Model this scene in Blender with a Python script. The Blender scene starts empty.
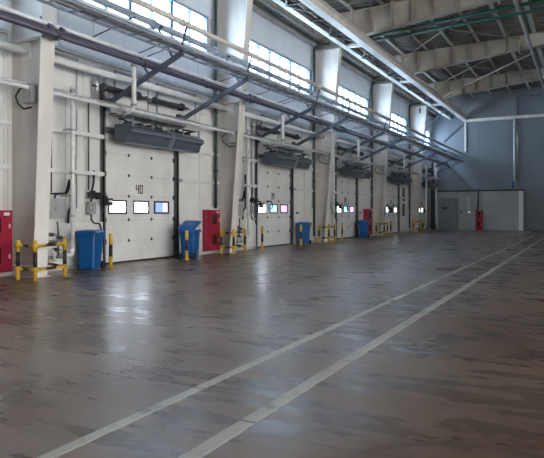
import bpy, math, random
from mathutils import Vector
random.seed(4)
C = bpy.context.scene.collection
SC = bpy.context.scene
PI = math.pi

# ---------------------------------------------------------------- materials
MATS = {}
def nd(nt, t, **kw):
    n = nt.nodes.new(t)
    for k, v in kw.items():
        n.inputs[k].default_value = v
    return n
def mat(name, col, rough=.5, metal=0., var=.12, scale=3., bump=0., spec=.5, coat=0., streak=None, col2=None):
    if name in MATS: return MATS[name]
    m = bpy.data.materials.new(name); m.use_nodes = True
    nt = m.node_tree; b = nt.nodes['Principled BSDF']
    b.inputs['Roughness'].default_value = rough; b.inputs['Metallic'].default_value = metal
    b.inputs['Specular IOR Level'].default_value = spec
    b.inputs['Coat Weight'].default_value = coat
    tc = nt.nodes.new('ShaderNodeTexCoord')
    mp = nt.nodes.new('ShaderNodeMapping'); nt.links.new(tc.outputs['Object'], mp.inputs['Vector'])
    if streak: mp.inputs['Scale'].default_value = streak
    no = nd(nt, 'ShaderNodeTexNoise', Scale=scale, Detail=5., Roughness=.6)
    nt.links.new(mp.outputs['Vector'], no.inputs['Vector'])
    cr = nt.nodes.new('ShaderNodeValToRGB')
    c2 = col2 if col2 else tuple(max(0, c * (1 - 2 * var)) for c in col)
    cr.color_ramp.elements[0].position = .3; cr.color_ramp.elements[1].position = .62
    cr.color_ramp.elements[0].color = (*c2, 1); cr.color_ramp.elements[1].color = (*col, 1)
    nt.links.new(no.outputs['Fac'], cr.inputs['Fac'])
    nt.links.new(cr.outputs['Color'], b.inputs['Base Color'])
    if bump:
        bp = nd(nt, 'ShaderNodeBump', Strength=bump, Distance=.01)
        nt.links.new(no.outputs['Fac'], bp.inputs['Height']); nt.links.new(bp.outputs['Normal'], b.inputs['Normal'])
    MATS[name] = m
    return m
def emit(name, col, strength):
    m = bpy.data.materials.new(name); m.use_nodes = True
    nt = m.node_tree; b = nt.nodes['Principled BSDF']
    b.inputs['Base Color'].default_value = (.55, .6, .65, 1); b.inputs['Roughness'].default_value = .15
    tc = nt.nodes.new('ShaderNodeTexCoord')
    no = nd(nt, 'ShaderNodeTexNoise', Scale=1.1, Detail=2.)
    nt.links.new(tc.outputs['Object'], no.inputs['Vector'])
    cr = nt.nodes.new('ShaderNodeValToRGB')
    cr.color_ramp.elements[0].color = (*[c * .85 for c in col], 1); cr.color_ramp.elements[1].color = (*col, 1)
    nt.links.new(no.outputs['Fac'], cr.inputs['Fac']); nt.links.new(cr.outputs['Color'], b.inputs['Emission Color'])
    b.inputs['Emission Strength'].default_value = strength
    MATS[name] = m
    return m

paint = mat('cream_painted_steel', (.82, .80, .76), .45, var=.10, scale=1.5, streak=(1, 1, .3))
webm = mat('shaded_web_and_plinth_grey', (.66, .635, .60), .5, var=.14, scale=1.3, streak=(1, 1, .35))  # column paint darkened for the web's shade; also grey of plinth and base plates
panelm = mat('light_grey_wall_panel', (.74, .74, .73), .5, var=.08, scale=1.2, streak=(1, 1, .4))
linerm = mat('white_liner_panel', (.80, .80, .78), .4, var=.06, scale=1.5)
upperm = mat('pale_blue_liner', (.72, .78, .86), .4, var=.06, scale=1.)
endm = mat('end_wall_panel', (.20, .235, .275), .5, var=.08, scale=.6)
partm = mat('partition_panel', (.34, .36, .36), .5, var=.08, scale=.8)
doorm = mat('white_door_panel', (.80, .80, .79), .38, var=.07, scale=1.3)
girtm = mat('white_girt', (.76, .77, .77), .45, var=.08)
darkm = mat('dark_steel', (.085, .09, .10), .45, metal=.4, var=.2)
railm = mat('dark_track_steel', (.19, .195, .20), .4, metal=.5, var=.2)
purplem = mat('dark_violet_pipe_paint', (.07, .065, .10), .38, var=.15)
galv = mat('galvanised_steel', (.52, .54, .56), .35, metal=.75, var=.15, scale=8)
silver = mat('bright_foil_jacket', (.88, .89, .90), .28, metal=.1, var=.08, scale=9, bump=.2)
whpipe = mat('white_pipe_paint', (.72, .73, .74), .35, var=.08)
creampipe = mat('cream_pipe_paint', (.70, .67, .64), .35, var=.1)
bluepipe = mat('pale_blue_pipe_paint', (.62, .70, .80), .35, var=.08)
traym = mat('blue_grey_tray_steel', (.44, .51, .62), .4, metal=.4, var=.2)
armm = mat('slate_bracket_paint', (.10, .12, .17), .45, var=.15)
heatm = mat('slate_heater_casing', (.09, .11, .14), .42, var=.12)
heatl = mat('light_heater_trim', (.30, .33, .36), .4, var=.12)
redm = mat('red_cabinet_enamel', (.34, .014, .045), .32, var=.08)
bluem = mat('blue_bin_plastic', (.006, .10, .33), .38, var=.08)
blackp = mat('black_plastic', (.018, .018, .02), .45, var=.2)
rubber = mat('black_rubber', (.02, .02, .022), .7, var=.2)
yellowm = mat('yellow_guard_paint', (.72, .46, .04), .38, var=.12, scale=6)
guardk = mat('black_guard_paint', (.022, .02, .018), .4, var=.2)
greenp = mat('dark_green_pipe_paint', (.015, .09, .065), .35, var=.15)
greend = mat('deep_green_riser_paint', (.03, .055, .052), .4, var=.15)
raftm = mat('beige_rafter_paint', (.40, .365, .315), .5, var=.12, scale=1.)
purlm = mat('galvanised_purlin', (.50, .48, .44), .5, var=.2, scale=1.5)
deckm = mat('dark_roof_deck', (.21, .20, .185), .6, var=.2, scale=1., bump=.1)
graybox = mat('grey_electrical_box', (.38, .39, .39), .45, var=.08)
brass = mat('worn_valve_metal', (.16, .145, .13), .4, metal=.6, var=.25, scale=12)
greydoor = mat('grey_steel_door', (.19, .215, .235), .45, var=.1)
signm = mat('dark_sign', (.03, .035, .05), .5)
glassk = mat('dark_cabinet_glass', (.04, .03, .032), .15, var=.2)
inkm = mat('black_stencil_paint', (.03, .03, .03), .6)
whitep = mat('white_print', (.8, .78, .76), .5)
brickwall = mat('far_side_wall', (.42, .42, .41), .6, var=.1)
sky_w = emit('bright_clerestory_glass', (.60, .79, 1.0), 17)
pane_w = emit('white_daylit_pane', (.70, .84, 1.0), 16)
pane_d = emit('dimmer_white_pane', (.80, .90, 1.0), 4.)
pane_b = emit('blue_daylit_pane', (.09, .20, .72), 1.3)
pane_p = emit('pink_daylit_pane', (.95, .62, .88), 1.1)
pane_c = emit('cyan_daylit_pane', (.36, .78, 1.0), 1.5)
pane_l = emit('lilac_daylit_pane', (.90, .50, .80), 1.1)
lampm = emit('small_indicator', (1, .97, .9), 1.2)

def floor_mat():
    m = bpy.data.materials.new('polished_concrete'); m.use_nodes = True
    nt = m.node_tree; L = nt.links; b = nt.nodes['Principled BSDF']
    tc = nt.nodes.new('ShaderNodeTexCoord')
    n1 = nd(nt, 'ShaderNodeTexNoise', Scale=.35, Detail=6., Roughness=.62, Distortion=.6)
    n2 = nd(nt, 'ShaderNodeTexNoise', Scale=1.3, Detail=5., Roughness=.55, Distortion=.2)
    for n in (n1, n2): L.new(tc.outputs['Object'], n.inputs['Vector'])
    r1 = nt.nodes.new('ShaderNodeValToRGB')
    e = r1.color_ramp.elements
    e[0].position = .36; e[0].color = (.145, .092, .062, 1); e[1].position = .64; e[1].color = (.190, .148, .116, 1)
    L.new(n1.outputs['Fac'], r1.inputs['Fac'])
    r2 = nt.nodes.new('ShaderNodeValToRGB'); e = r2.color_ramp.elements
    e[0].position = .34; e[0].color = (.74, .74, .75, 1); e[1].position = .66; e[1].color = (1.28, 1.26, 1.22, 1)
    # scuffing: noise stretched two ways, averaged with the round mottling
    acc_ = n2.outputs['Fac']
    for rot, sc_ in ((.5, 2.2), (-.35, 1.6)):
        mp_ = nt.nodes.new('ShaderNodeMapping'); mp_.inputs['Rotation'].default_value = (0, 0, rot); mp_.inputs['Scale'].default_value = (1, 6, 1)
        L.new(tc.outputs['Object'], mp_.inputs['Vector'])
        ns = nd(nt, 'ShaderNodeTexNoise', Scale=sc_ * .45, Detail=4., Roughness=.6, Distortion=.5); L.new(mp_.outputs['Vector'], ns.inputs['Vector'])
        mm_ = nt.nodes.new('ShaderNodeMix'); mm_.data_type = 'FLOAT'; mm_.inputs['Factor'].default_value = .4
        L.new(acc_, mm_.inputs['A']); L.new(ns.outputs['Fac'], mm_.inputs['B']); acc_ = mm_.outputs['Result']
    ct = nt.nodes.new('ShaderNodeMapRange'); ct.inputs['From Min'].default_value = .44; ct.inputs['From Max'].default_value = .555
    L.new(acc_, ct.inputs['Value']); ct.inputs['To Min'].default_value = .3; ct.inputs['To Max'].default_value = .7
    L.new(ct.outputs['Result'], r2.inputs['Fac'])
    mx = nt.nodes.new('ShaderNodeMix'); mx.data_type = 'RGBA'; mx.blend_type = 'MULTIPLY'; mx.inputs['Factor'].default_value = .95
    L.new(r1.outputs['Color'], mx.inputs['A']); L.new(r2.outputs['Color'], mx.inputs['B'])
    # tyre marks: arcs of large circles, broken up by noise
    cur = mx.outputs['Result']
    rng = random.Random(11)
    n4 = nd(nt, 'ShaderNodeTexNoise', Scale=.6, Detail=1.5, Roughness=.5); L.new(tc.outputs['Object'], n4.inputs['Vector'])
    msk = nt.nodes.new('ShaderNodeMapRange'); msk.inputs['From Min'].default_value = .40; msk.inputs['From Max'].default_value = .58
    L.new(n4.outputs['Fac'], msk.inputs['Value'])
    wob = nd(nt, 'ShaderNodeTexNoise', Scale=.3, Detail=1.); L.new(tc.outputs['Object'], wob.inputs['Vector'])
    acc = None
    arcs = []
    for k in range(26):
        cx = rng.uniform(3, 17); cy = rng.uniform(0, 20); r = rng.choice([.8, 1.6, 2.6, 4.5, 7., 11.]) * rng.uniform(.8, 1.2)
        arcs.append((cx, cy, r, rng.uniform(.03, .08)))
        if k % 3 == 0: arcs.append((cx, cy, r + .35, .045))
    for cx, cy, r, w in arcs:
        dn = nt.nodes.new('ShaderNodeVectorMath'); dn.operation = 'DISTANCE'; dn.inputs[1].default_value = (cx, cy, 0)
        L.new(tc.outputs['Object'], dn.inputs[0])
        ad = nt.nodes.new('ShaderNodeMath'); ad.operation = 'MULTIPLY_ADD'; ad.inputs[1].default_value = .9; L.new(wob.outputs['Fac'], ad.inputs[0]); L.new(dn.outputs['Value'], ad.inputs[2])
        sb_ = nt.nodes.new('ShaderNodeMath'); sb_.operation = 'SUBTRACT'; sb_.inputs[1].default_value = r + .45; L.new(ad.outputs[0], sb_.inputs[0])
        ab = nt.nodes.new('ShaderNodeMath'); ab.operation = 'ABSOLUTE'; L.new(sb_.outputs[0], ab.inputs[0])
        mr = nt.nodes.new('ShaderNodeMapRange'); mr.inputs['From Min'].default_value = w * .3; mr.inputs['From Max'].default_value = w * 1.5
        mr.inputs['To Min'].default_value = .65; mr.inputs['To Max'].default_value = 0; L.new(ab.outputs[0], mr.inputs['Value'])
        if acc is None: acc = mr.outputs['Result']
        else:
            mxx = nt.nodes.new('ShaderNodeMath'); mxx.operation = 'MAXIMUM'; L.new(acc, mxx.inputs[0]); L.new(mr.outputs['Result'], mxx.inputs[1]); acc = mxx.outputs[0]
    mk = nt.nodes.new('ShaderNodeMath'); mk.operation = 'MULTIPLY'; L.new(acc, mk.inputs[0]); L.new(msk.outputs['Result'], mk.inputs[1])
    m2 = nt.nodes.new('ShaderNodeMix'); m2.data_type = 'RGBA'
    L.new(mk.outputs[0], m2.inputs['Factor']); L.new(cur, m2.inputs['A']); m2.inputs['B'].default_value = (.035, .028, .024, 1)
    cur = m2.outputs['Result']
    L.new(cur, b.inputs['Base Color'])
    rr = nt.nodes.new('ShaderNodeMapRange'); rr.inputs['From Min'].default_value = .3; rr.inputs['From Max'].default_value = .7; rr.inputs['To Min'].default_value = .25; rr.inputs['To Max'].default_value = .34
    L.new(ct.outputs['Result'], rr.inputs['Value']); L.new(rr.outputs['Result'], b.inputs['Roughness'])
    b.inputs['Specular IOR Level'].default_value = .36
    bp = nd(nt, 'ShaderNodeBump', Strength=.05, Distance=.01)
    n5 = nd(nt, 'ShaderNodeTexNoise', Scale=1.4, Detail=3.); L.new(tc.outputs['Object'], n5.inputs['Vector'])
    L.new(n5.outputs['Fac'], bp.inputs['Height']); L.new(bp.outputs['Normal'], b.inputs['Normal'])
    return m
floorm = floor_mat()
def line_mat():
    m = bpy.data.materials.new('worn_white_line_paint'); m.use_nodes = True
    nt = m.node_tree; L = nt.links; b = nt.nodes['Principled BSDF']
    tc = nt.nodes.new('ShaderNodeTexCoord')
    n = nd(nt, 'ShaderNodeTexNoise', Scale=2.2, Detail=8., Roughness=.75); L.new(tc.outputs['Object'], n.inputs['Vector'])
    r = nt.nodes.new('ShaderNodeValToRGB'); e = r.color_ramp.elements
    e[0].position = .36; e[0].color = (.10, .09, .08, 1); e[1].position = .47; e[1].color = (.47, .45, .40, 1)
    L.new(n.outputs['Fac'], r.inputs['Fac']); L.new(r.outputs['Color'], b.inputs['Base Color'])
    b.inputs['Roughness'].default_value = .4
    return m
linem = line_mat()

# ---------------------------------------------------------------- mesh helpers
class MB:
    def __init__(s): s.v = []; s.f = []; s.m = []; s.sm = []
    def add(s, vs, fs, mi=0, smooth=False):
        o = len(s.v); s.v += [tuple(v) for v in vs]
        for f in fs: s.f.append([i + o for i in f]); s.m.append(mi); s.sm.append(smooth)
        return s
    def box(s, x0, x1, y0, y1, z0, z1, mi=0):
        return s.add([(x, y, z) for x in (x0, x1) for y in (y0, y1) for z in (z0, z1)],
                     [(0, 1, 3, 2), (4, 6, 7, 5), (0, 4, 5, 1), (2, 3, 7, 6), (0, 2, 6, 4), (1, 5, 7, 3)], mi)
    def prism(s, pts, axis, a, b, mi=0):
        # pts 2D polygon; axis 0 -> (y,z) extruded in x, 1 -> (x,z) in y, 2 -> (x,y) in z
        n = len(pts); f = {0: lambda p, t: (t, p[0], p[1]), 1: lambda p, t: (p[0], t, p[1]), 2: lambda p, t: (p[0], p[1], t)}[axis]
        vs = [f(p, a) for p in pts] + [f(p, b) for p in pts]
        return s.add(vs, [tuple(range(n))[::-1], tuple(range(n, 2 * n))] + [(i, (i + 1) % n, n + (i + 1) % n, n + i) for i in range(n)], mi)
    def tube(s, path, r, n=10, mi=0, cap=True):
        P = [Vector(p) for p in path]; rings = []
        T = []
        for i in range(len(P)):
            a = (P[i] - P[i - 1]).normalized() if i else None
            b = (P[i + 1] - P[i]).normalized() if i < len(P) - 1 else None
            T.append(((a or b) + (b or a)).normalized() if (a is None or b is None or (a + b).length > 1e-4) else a)
        u = T[0].orthogonal().normalized(); vs = []
        for i, p in enumerate(P):
            u = (u - T[i] * u.dot(T[i])).normalized(); w = T[i].cross(u)
            k = 1.
            if 0 < i < len(P) - 1:
                cc = max(.5, T[i].dot((P[i + 1] - P[i]).normalized())); k = 1 / cc
            rr = r[i] if isinstance(r, (list, tuple)) else r
            for j in range(n):
                t = 2 * PI * j / n
                vs.append(p + (u * math.cos(t) + w * math.sin(t)) * rr * (1 if k < 1.05 else 1.02))
        fs = [(i * n + j, i * n + (j + 1) % n, (i + 1) * n + (j + 1) % n, (i + 1) * n + j) for i in range(len(P) - 1) for j in range(n)]
        s.add(vs, fs, mi, True)
        if cap:
            o = len(s.v) - len(vs)
            for ring in (list(range(n))[::-1], list(range((len(P) - 1) * n, len(P) * n))):
                s.f.append([o + i for i in ring]); s.m.append(mi); s.sm.append(False)
        return s
    def bar(s, a, b, w, h, mi=0):
        # rectangular bar between two points
        a = Vector(a); b = Vector(b); t = (b - a).normalized()
        up = Vector((0, 0, 1)) if abs(t.z) < .95 else Vector((0, 1, 0))
        x = t.cross(up).normalized(); y = x.cross(t).normalized()
        vs = [p + x * i * w / 2 + y * j * h / 2 for p in (a, b) for i, j in ((-1, -1), (1, -1), (1, 1), (-1, 1))]
        return s.add(vs, [(0, 3, 2, 1), (4, 5, 6, 7), (0, 1, 5, 4), (1, 2, 6, 5), (2, 3, 7, 6), (3, 0, 4, 7)], mi)
    def build(s, name, mats, parent=None, loc=(0, 0, 0), bevel=0):
        me = bpy.data.meshes.new(name); me.from_pydata(s.v, [], s.f)
        for m in (mats if isinstance(mats, (list, tuple)) else [mats]): me.materials.append(m)
        me.polygons.foreach_set('material_index', s.m); me.polygons.foreach_set('use_smooth', s.sm)
        me.update()
        o = bpy.data.objects.new(name, me); C.objects.link(o); o.location = loc
        if parent: o.parent = parent
        if bevel:
            md = o.modifiers.new('bevel', 'BEVEL'); md.width = bevel; md.segments = 2; md.limit_method = 'ANGLE'
        return o
def each(mb, name, mats, parent=None, loc=(0, 0, 0), bevel=0):
    # one part per connected piece of the builder
    par = list(range(len(mb.v)))
    def find(i):
        while par[i] != i: par[i] = par[par[i]]; i = par[i]
        return i
    for f in mb.f:
        for i in f[1:]: par[find(i)] = find(f[0])
    comp = {}
    for k, f in enumerate(mb.f): comp.setdefault(find(f[0]), []).append(k)
    for ks in comp.values():
        ids = sorted({i for k in ks for i in mb.f[k]}); mp = {v: j for j, v in enumerate(ids)}
        q = MB(); q.v = [mb.v[i] for i in ids]; q.f = [[mp[i] for i in mb.f[k]] for k in ks]; q.m = [mb.m[k] for k in ks]; q.sm = [mb.sm[k] for k in ks]
        q.build(name, mats, parent, loc, bevel)
def tag(o, label=None, cat=None, group=None, kind=None):
    if label: o['label'] = label
    if cat: o['category'] = cat
    if group: o['group'] = group
    if kind: o['kind'] = kind
    return o
def thing(name, loc, label, cat, group=None, kind=None):
    o = bpy.data.objects.new(name, None); C.objects.link(o); o.location = loc; o.empty_display_size = .2
    return tag(o, label, cat, group, kind)
def arc(c, r, a0, a1, plane, n=5):
    out = []
    for i in range(n + 1):
        t = math.radians(a0 + (a1 - a0) * i / n); p = list(c)
        p[plane[0]] += r * math.cos(t); p[plane[1]] += r * math.sin(t); out.append(tuple(p))
    return out

# ---------------------------------------------------------------- layout
COLY = [9.5, 18.4, 27.2, 36.15, 45.1]
DOORY = [12.52, 21.25, 30.05, 38.95, 47.75]      # near jamb of each sectional door
DW = 3.32
YEND = 52.6; Y0 = -9.; XR = 30.
ORD = ['first', 'second', 'third', 'fourth', 'fifth']
DN = ['door 40', 'the second dock door', 'the third dock door', 'the fourth dock door', 'the farthest dock door']
WZ0, WZ1 = 6.98, 8.52

# ---------------------------------------------------------------- setting
tag(MB().box(-.4, XR + .3, Y0, YEND + .4, -.3, 0).build('floor', floorm), 'grey-brown polished concrete warehouse floor with dark tyre marks', 'floor', kind='structure')
# left wall: built round the door and window openings
WIN = [(y + 2.17, y + 8.22) for y in COLY[:4]] + [(COLY[4] + 2.17, YEND - .6)]
WIN = [(COLY[0] - 6.7, COLY[0] - .7)] + WIN
wl = MB()
def wall_cols(mb, x0, x1, ya, yb, holes):
    cuts = sorted(set([ya, yb] + [h[0] for h in holes] + [h[1] for h in holes]))
    for a, b in zip(cuts, cuts[1:]):
        hs = sorted([(h[2], h[3]) for h in holes if h[0] <= a + 1e-6 and h[1] >= b - 1e-6])
        z = 0.
        for h0, h1 in hs:
            if h0 > z + 1e-6: mb.box(x0, x1, a, b, z, h0)
            z = h1
        mb.box(x0, x1, a, b, z, 11.15)
DH = 3.75
holes = [(y, y + DW, 0., DH) for y in DOORY] + [(a, b, WZ0, WZ1) for a, b in WIN]
wall_cols(wl, -.3, 0., Y0, YEND, holes)
# shallow vertical ribs pressed in the cladding
y = Y0 + .3
while y < YEND - .2:
    if not any(d - .15 < y < d + DW + .15 for d in DOORY): wl.box(0, .025, y, y + .06, .02, 5.6)
    else: wl.box(0, .025, y, y + .06, 5.0, 5.6)
    y += .62
wlo = wl.build('wall_left', panelm); tag(wlo, 'long light grey panelled wall with the dock doors on the left', 'wall', kind='structure')
up = MB()
for i, yc in enumerate([0.6] + COLY):
    a = yc + .14; b = (COLY + [YEND + .12])[i] - .14 if i < 6 else 0
    n = max(1, round((b - a) / 1.2))
    for k in range(n):
        up.box(.0, .06, a + (b - a) * k / n + .008, a + (b - a) * (k + 1) / n - .008, 5.78, WZ0 - .05)
    up.box(.0, .05, a, b, WZ1 + .06, 10.0)
tag(up.build('trim_1', upperm), 'pale panel band under and over the high window strip on the left wall', 'wall panel', kind='structure')
eb = MB(); eb.box(.0, .55, Y0, YEND, 10.05, 10.35); eb.box(.0, .32, Y0, YEND, 9.72, 9.8); eb.box(0., .2, Y0, YEND, 10.6, 10.9)
tag(eb.build('trim_2', purlm), 'grey eaves strut running above the windows along the left wall', 'eaves beam', kind='structure')
sb = MB()
for i, yc in enumerate([0.6] + COLY):
    a = yc + .14; b = (COLY + [YEND + .12])[i] - .14
    sb.box(0, .08, a, b, 5.70, 5.76)
tag(sb.build('trim_3', panelm), 'grey flashing at the foot of the pale band on the left wall', 'flashing', kind='structure')
# smooth liner beside the doors
ln = MB()
for i, yd in enumerate(DOORY):
    ya = COLY[i] + .14; yb = (COLY + [YEND])[i + 1] - .14 if i < 4 else YEND - .95
    ln.box(0, .07, yd + DW + .12, min(yd + DW + 1.3, yb), .12, 4.9)
    if yd + DW + 1.34 < yb: ln.box(0, .07, yd + DW + 1.34, yb, .12, 4.9)
    ln.box(0, .09, ya, yd - .1, .1, 1.22)
ln.box(0, .09, 1.0, COLY[0] - .14, .1, 1.22)
tag(ln.build('trim_4', linerm), 'white liner panels low on the left wall between the doors', 'wall panel', kind='structure')
bs = MB()
ycuts = [Y0] + [v for d in DOORY for v in (d - .02, d + DW + .02)] + [YEND]
for a, b in zip(ycuts[::2], ycuts[1::2]): bs.box(0, .1, a, b, 0, .1)
tag(bs.build('baseboard_left', webm), 'low grey plinth at the foot of the left wall', 'plinth', kind='structure')

# end wall, with horizontal panel joints
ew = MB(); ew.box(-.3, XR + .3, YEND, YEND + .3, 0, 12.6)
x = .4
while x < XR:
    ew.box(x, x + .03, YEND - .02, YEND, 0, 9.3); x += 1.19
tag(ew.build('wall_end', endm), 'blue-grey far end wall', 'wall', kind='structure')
# unseen right wall, opened near the camera for added light; own window strip
wr = MB(); wr.box(XR, XR + .3, 13, YEND, 0, 7.2); wr.box(XR, XR + .3, Y0, YEND, 8.6, 12.6)
tag(wr.build('wall_right', brickwall), 'plain grey wall on the right, left open near the camera to let light in', 'wall', kind='structure')
tag(MB().box(-.3, XR + .3, Y0 - .3, Y0, 0, 12.6).build('wall_back', brickwall), 'plain grey wall behind the camera', 'wall', kind='structure')
tag(MB().box(XR + .1, XR + .16, Y0, YEND, 7.2, 8.6).build('window_9', emit('right_clerestory', (.85, .93, 1), 1.0)), 'window strip high on the right wall', 'window', kind='structure')

# roof deck
RZ = lambda x: 11.2 + .035 * x
rd = MB()
rd.prism([(-.4, RZ(-.4) + .26), (XR + .3, RZ(XR + .3) + .26), (XR + .3, RZ(XR + .3) + .4), (-.4, RZ(-.4) + .4)], 1, Y0, YEND + .3)
y = Y0 + .1
while y < YEND:      # trapezoid ribs of the steel deck run up the slope
    rd.prism([(0., RZ(0) + .20), (XR, RZ(XR) + .20), (XR, RZ(XR) + .27), (0., RZ(0) + .27)], 1, y, y + .12); y += .42
tag(rd.build('ceiling', deckm), 'dark ribbed steel roof deck', 'roof', kind='structure')

# purlins: each a Z section on the rafters
PX = [.5 + 1.5 * k for k in range(20)]
for k, px in enumerate(PX):
    z = RZ(px) + .0; m = MB()
    m.box(px - .012, px + .012, Y0 + .2, YEND - .02, z, z + .20)
    m.box(px, px + .14, Y0 + .2, YEND - .02, z, z + .015); m.box(px - .14, px, Y0 + .2, YEND - .02, z + .185, z + .20)
    tag(m.build('purlin', purlm, None), 'thin galvanised roof purlin, %s from the left wall' % (['first', 'second', 'third', 'fourth', 'fifth', 'sixth', 'seventh', 'eighth', 'ninth', 'tenth', 'eleventh', 'twelfth', 'thirteenth', 'fourteenth', 'fifteenth', 'sixteenth', 'seventeenth', 'eighteenth', 'nineteenth', 'twentieth'][k]), 'purlin', 'purlins under the roof deck')

# windows: high strip in each bay
for i, (a, b) in enumerate(WIN):
    w = thing('window_%d' % (i + 1), (0, a, WZ0), 'bright high window strip above %s' % (['the wall before the first column', 'door 40', 'the second dock door', 'the third dock door', 'the fourth dock door', 'the farthest dock door'][i]), 'window', kind='structure')
    W = b - a; H = WZ1 - WZ0
    f = MB(); f.box(-.2, .05, 0, W, 0, .06); f.box(-.2, .05, 0, W, H - .06, H); f.box(-.2, .05, 0, .07, .06, H - .06); f.box(-.2, .05, W - .07, W, .06, H - .06)
    f.build('window_frame', mat('blue_grey_window_frame', (.10, .17, .30), .4), w)
    n = max(4, round(W)); mm = MB()
    for k in range(1, n):
        t = .07 if k % 2 == 0 else .035; yy = W * k / n
        mm.box(-.16, -.02, yy - t, yy + t, .06, H - .06)
    each(mm, 'mullion', MATS['blue_grey_window_frame'], w)
    for k in range(n):
        MB().box(-.14, -.12, W * k / n + .05, W * (k + 1) / n - .05, .06, H - .06).build('pane', sky_w, w)

# ---------------------------------------------------------------- sectional doors
def digits(txt, h, w):
    # stencil strokes in a 2D (y,z) grid
    seg = {'a': (0, 1, 1, 1), 'b': (1, .5, 1, 1), 'c': (1, 0, 1, .5), 'd': (0, 0, 1, 0), 'e': (0, 0, 0, .5), 'f': (0, .5, 0, 1), 'g': (0, .5, 1, .5)}
    D = {'4': 'fgbc', '0': 'abcdef', '3': 'abgcd', '9': 'abcdfg', '8': 'abcdefg', '7': 'abc', '6': 'acdefg'}
    mb = MB(); y = 0; t = .02
    for ch in txt:
        for q in D[ch]:
            y0, z0, y1, z1 = seg[q]
            mb.box(0, .006, y + y0 * w - t, y + y1 * w + t, z0 * h - t, z1 * h + t)
        y += w * 1.75
    return mb
PANES = [[('w',), ('w',), ('b', 'p')], [('w',), ('c',), ('l',)], [('d',), ('c',), ('l',)], [('d',), ('k',), ('d',)], [('d',), ('d',), ('k',)]]
PM = {'w': pane_w, 'd': pane_d, 'b': pane_b, 'p': pane_p, 'c': pane_c, 'l': pane_l, 'k': glassk}
NUM = ['40', '39', '38', '37', '36']
for i, yd in enumerate(DOORY):
    d = thing('door_%d' % (i + 1), (-.02, yd, 0), 'white sectional dock door numbered %s, %s' % (NUM[i], ['nearest the camera', 'second along the wall', 'third along the wall', 'fourth along the wall', 'farthest along the wall']
[i]), 'door', kind='structure')
    secs = [(.05, .635), (.64, 1.255), (1.26, 1.975), (1.98, 2.595), (2.60, 3.195), (3.20, 3.76)]
    wy = [(.24, .96), (1.30, 1.98), (2.27, 2.98)]; wz = (1.46, 1.83)
    for a, b in secs:
        m = MB()
        if a == 1.26:
            m.box(-.06, 0, .02, DW - .02, a, wz[0]); m.box(-.06, 0, .02, DW - .02, wz[1], b)
            ys = [.02] + [v for w_ in wy for v in w_] + [DW - .02]
            for q in range(0, len(ys), 2): m.box(-.06, 0, ys[q], ys[q + 1], wz[0], wz[1])
        else: m.box(-.06, 0, .02, DW - .02, a, b)
        m.build('door_panel', doorm, d, bevel=0)
    for q, (a, b) in enumerate(wy):
        f = MB(); t = .045
        f.box(-.05, .03, a - .02, b + .02, wz[0] - .02, wz[0] + t - .01); f.box(-.05, .03, a - .02, b + .02, wz[1] - t + .01, wz[1] + .02)
        f.box(-.05, .03, a - .02, a + t - .01, wz[0] + t - .01, wz[1] - t + .01); f.box(-.05, .03, b - t + .01, b + .02, wz[0] + t - .01, wz[1] - t + .01)
        fo = f.build('window_frame', blackp, d, bevel=.006)
        cols = PANES[i][q]
        if len(cols) == 1: MB().box(-.02, .0, a + .03, b - .03, wz[0] + .03, wz[1] - .03).build('pane', PM[cols[0]], fo)
        else:
            mid = a + (b - a) * .62; p = MB(); p.box(-.02, 0, a + .03, mid, wz[0] + .03, wz[1] - .03, 0); p.box(-.02, 0, mid, b - .03, wz[0] + .03, wz[1] - .03, 1)
            tag(p.build('pane', [PM[cols[0]], PM[cols[1]]], fo), 'pane showing blue and pink beyond')
    for yy in (1.07, 2.12):
        for zz in (.65, 1.27, 1.97, 2.59, 3.19):
            h = MB(); h.box(0, .025, yy - .022, yy + .022, zz - .045, zz + .045); h.tube([(.03, yy - .028, zz), (.03, yy + .028, zz)], .016, 8)
            h.build('hinge', darkm, d)
    for yy, s in ((.06, 1), (DW - .06, -1)):
        for zz in (.65, 1.27, 1.97, 2.59, 3.19):
            h = MB(); h.box(0, .05, yy - .045, yy + .045, zz - .07, zz + .07); h.tube([(.05, yy, zz), (.05, yy - s * .12, zz)], .03, 8)
            h.build('roller', darkm, d)
    MB().box(-.05, .01, .03, DW - .03, .0, .05).build('bottom_seal', rubber, d)
    bk = MB(); bk.box(-.2, -.07, 0, .03, 0, 3.75); bk.box(-.2, -.07, DW - .03, DW, 0, 3.75)  # strips added behind jambs and panel joints to block light leaks
    for zz in (.637, 1.257, 1.977, 2.597, 3.197): bk.box(-.09, -.061, .02, DW - .02, zz - .03, zz + .03)
    each(bk, 'light_block_strip', darkm, d)
    n = digits(NUM[i], .23, .10); n.build('door_number', inkm, d, (.0, 1.42, 2.08))
    # number digits sit proud of the panel
    g = MB()      # dark vertical tracks either side
    for yy in (-.10, DW - .02):
        tr = MB(); tr.box(.0, .13, yy, yy + .035, 0, 4.75); tr.box(.0, .03, yy - .03, yy + .15, 0, 4.75); tr.box(.1, .13, yy, yy + .09, .0, 4.75)
        tr.build('door_track', railm, d)
    MB().box(-.02, .12, -.05, DW + .05, 3.76, 3.92).build('lintel', railm, d)
    sh = MB(); sh.tube([(.42, -.5, 4.93), (.42, DW + .3, 4.93)], .028, 10)
    so = sh.build('torsion_shaft', darkm, d)
    for a, b in ((-.35, .95), (1.85, 3.1)):
        sp = MB(); n_ = 26
        sp.tube([(.42, a + (b - a) * k / 60, 4.93) for k in range(61)], [.085 if k % 2 else .07 for k in range(61)], 10)
        sp.tube([(.42, a - .09, 4.93), (.42, a, 4.93)], .11, 14); sp.tube([(.42, b, 4.93), (.42, b + .1, 4.93)], .125, 14)
        sp.build('spring', darkm, so)
    br = MB()
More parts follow.
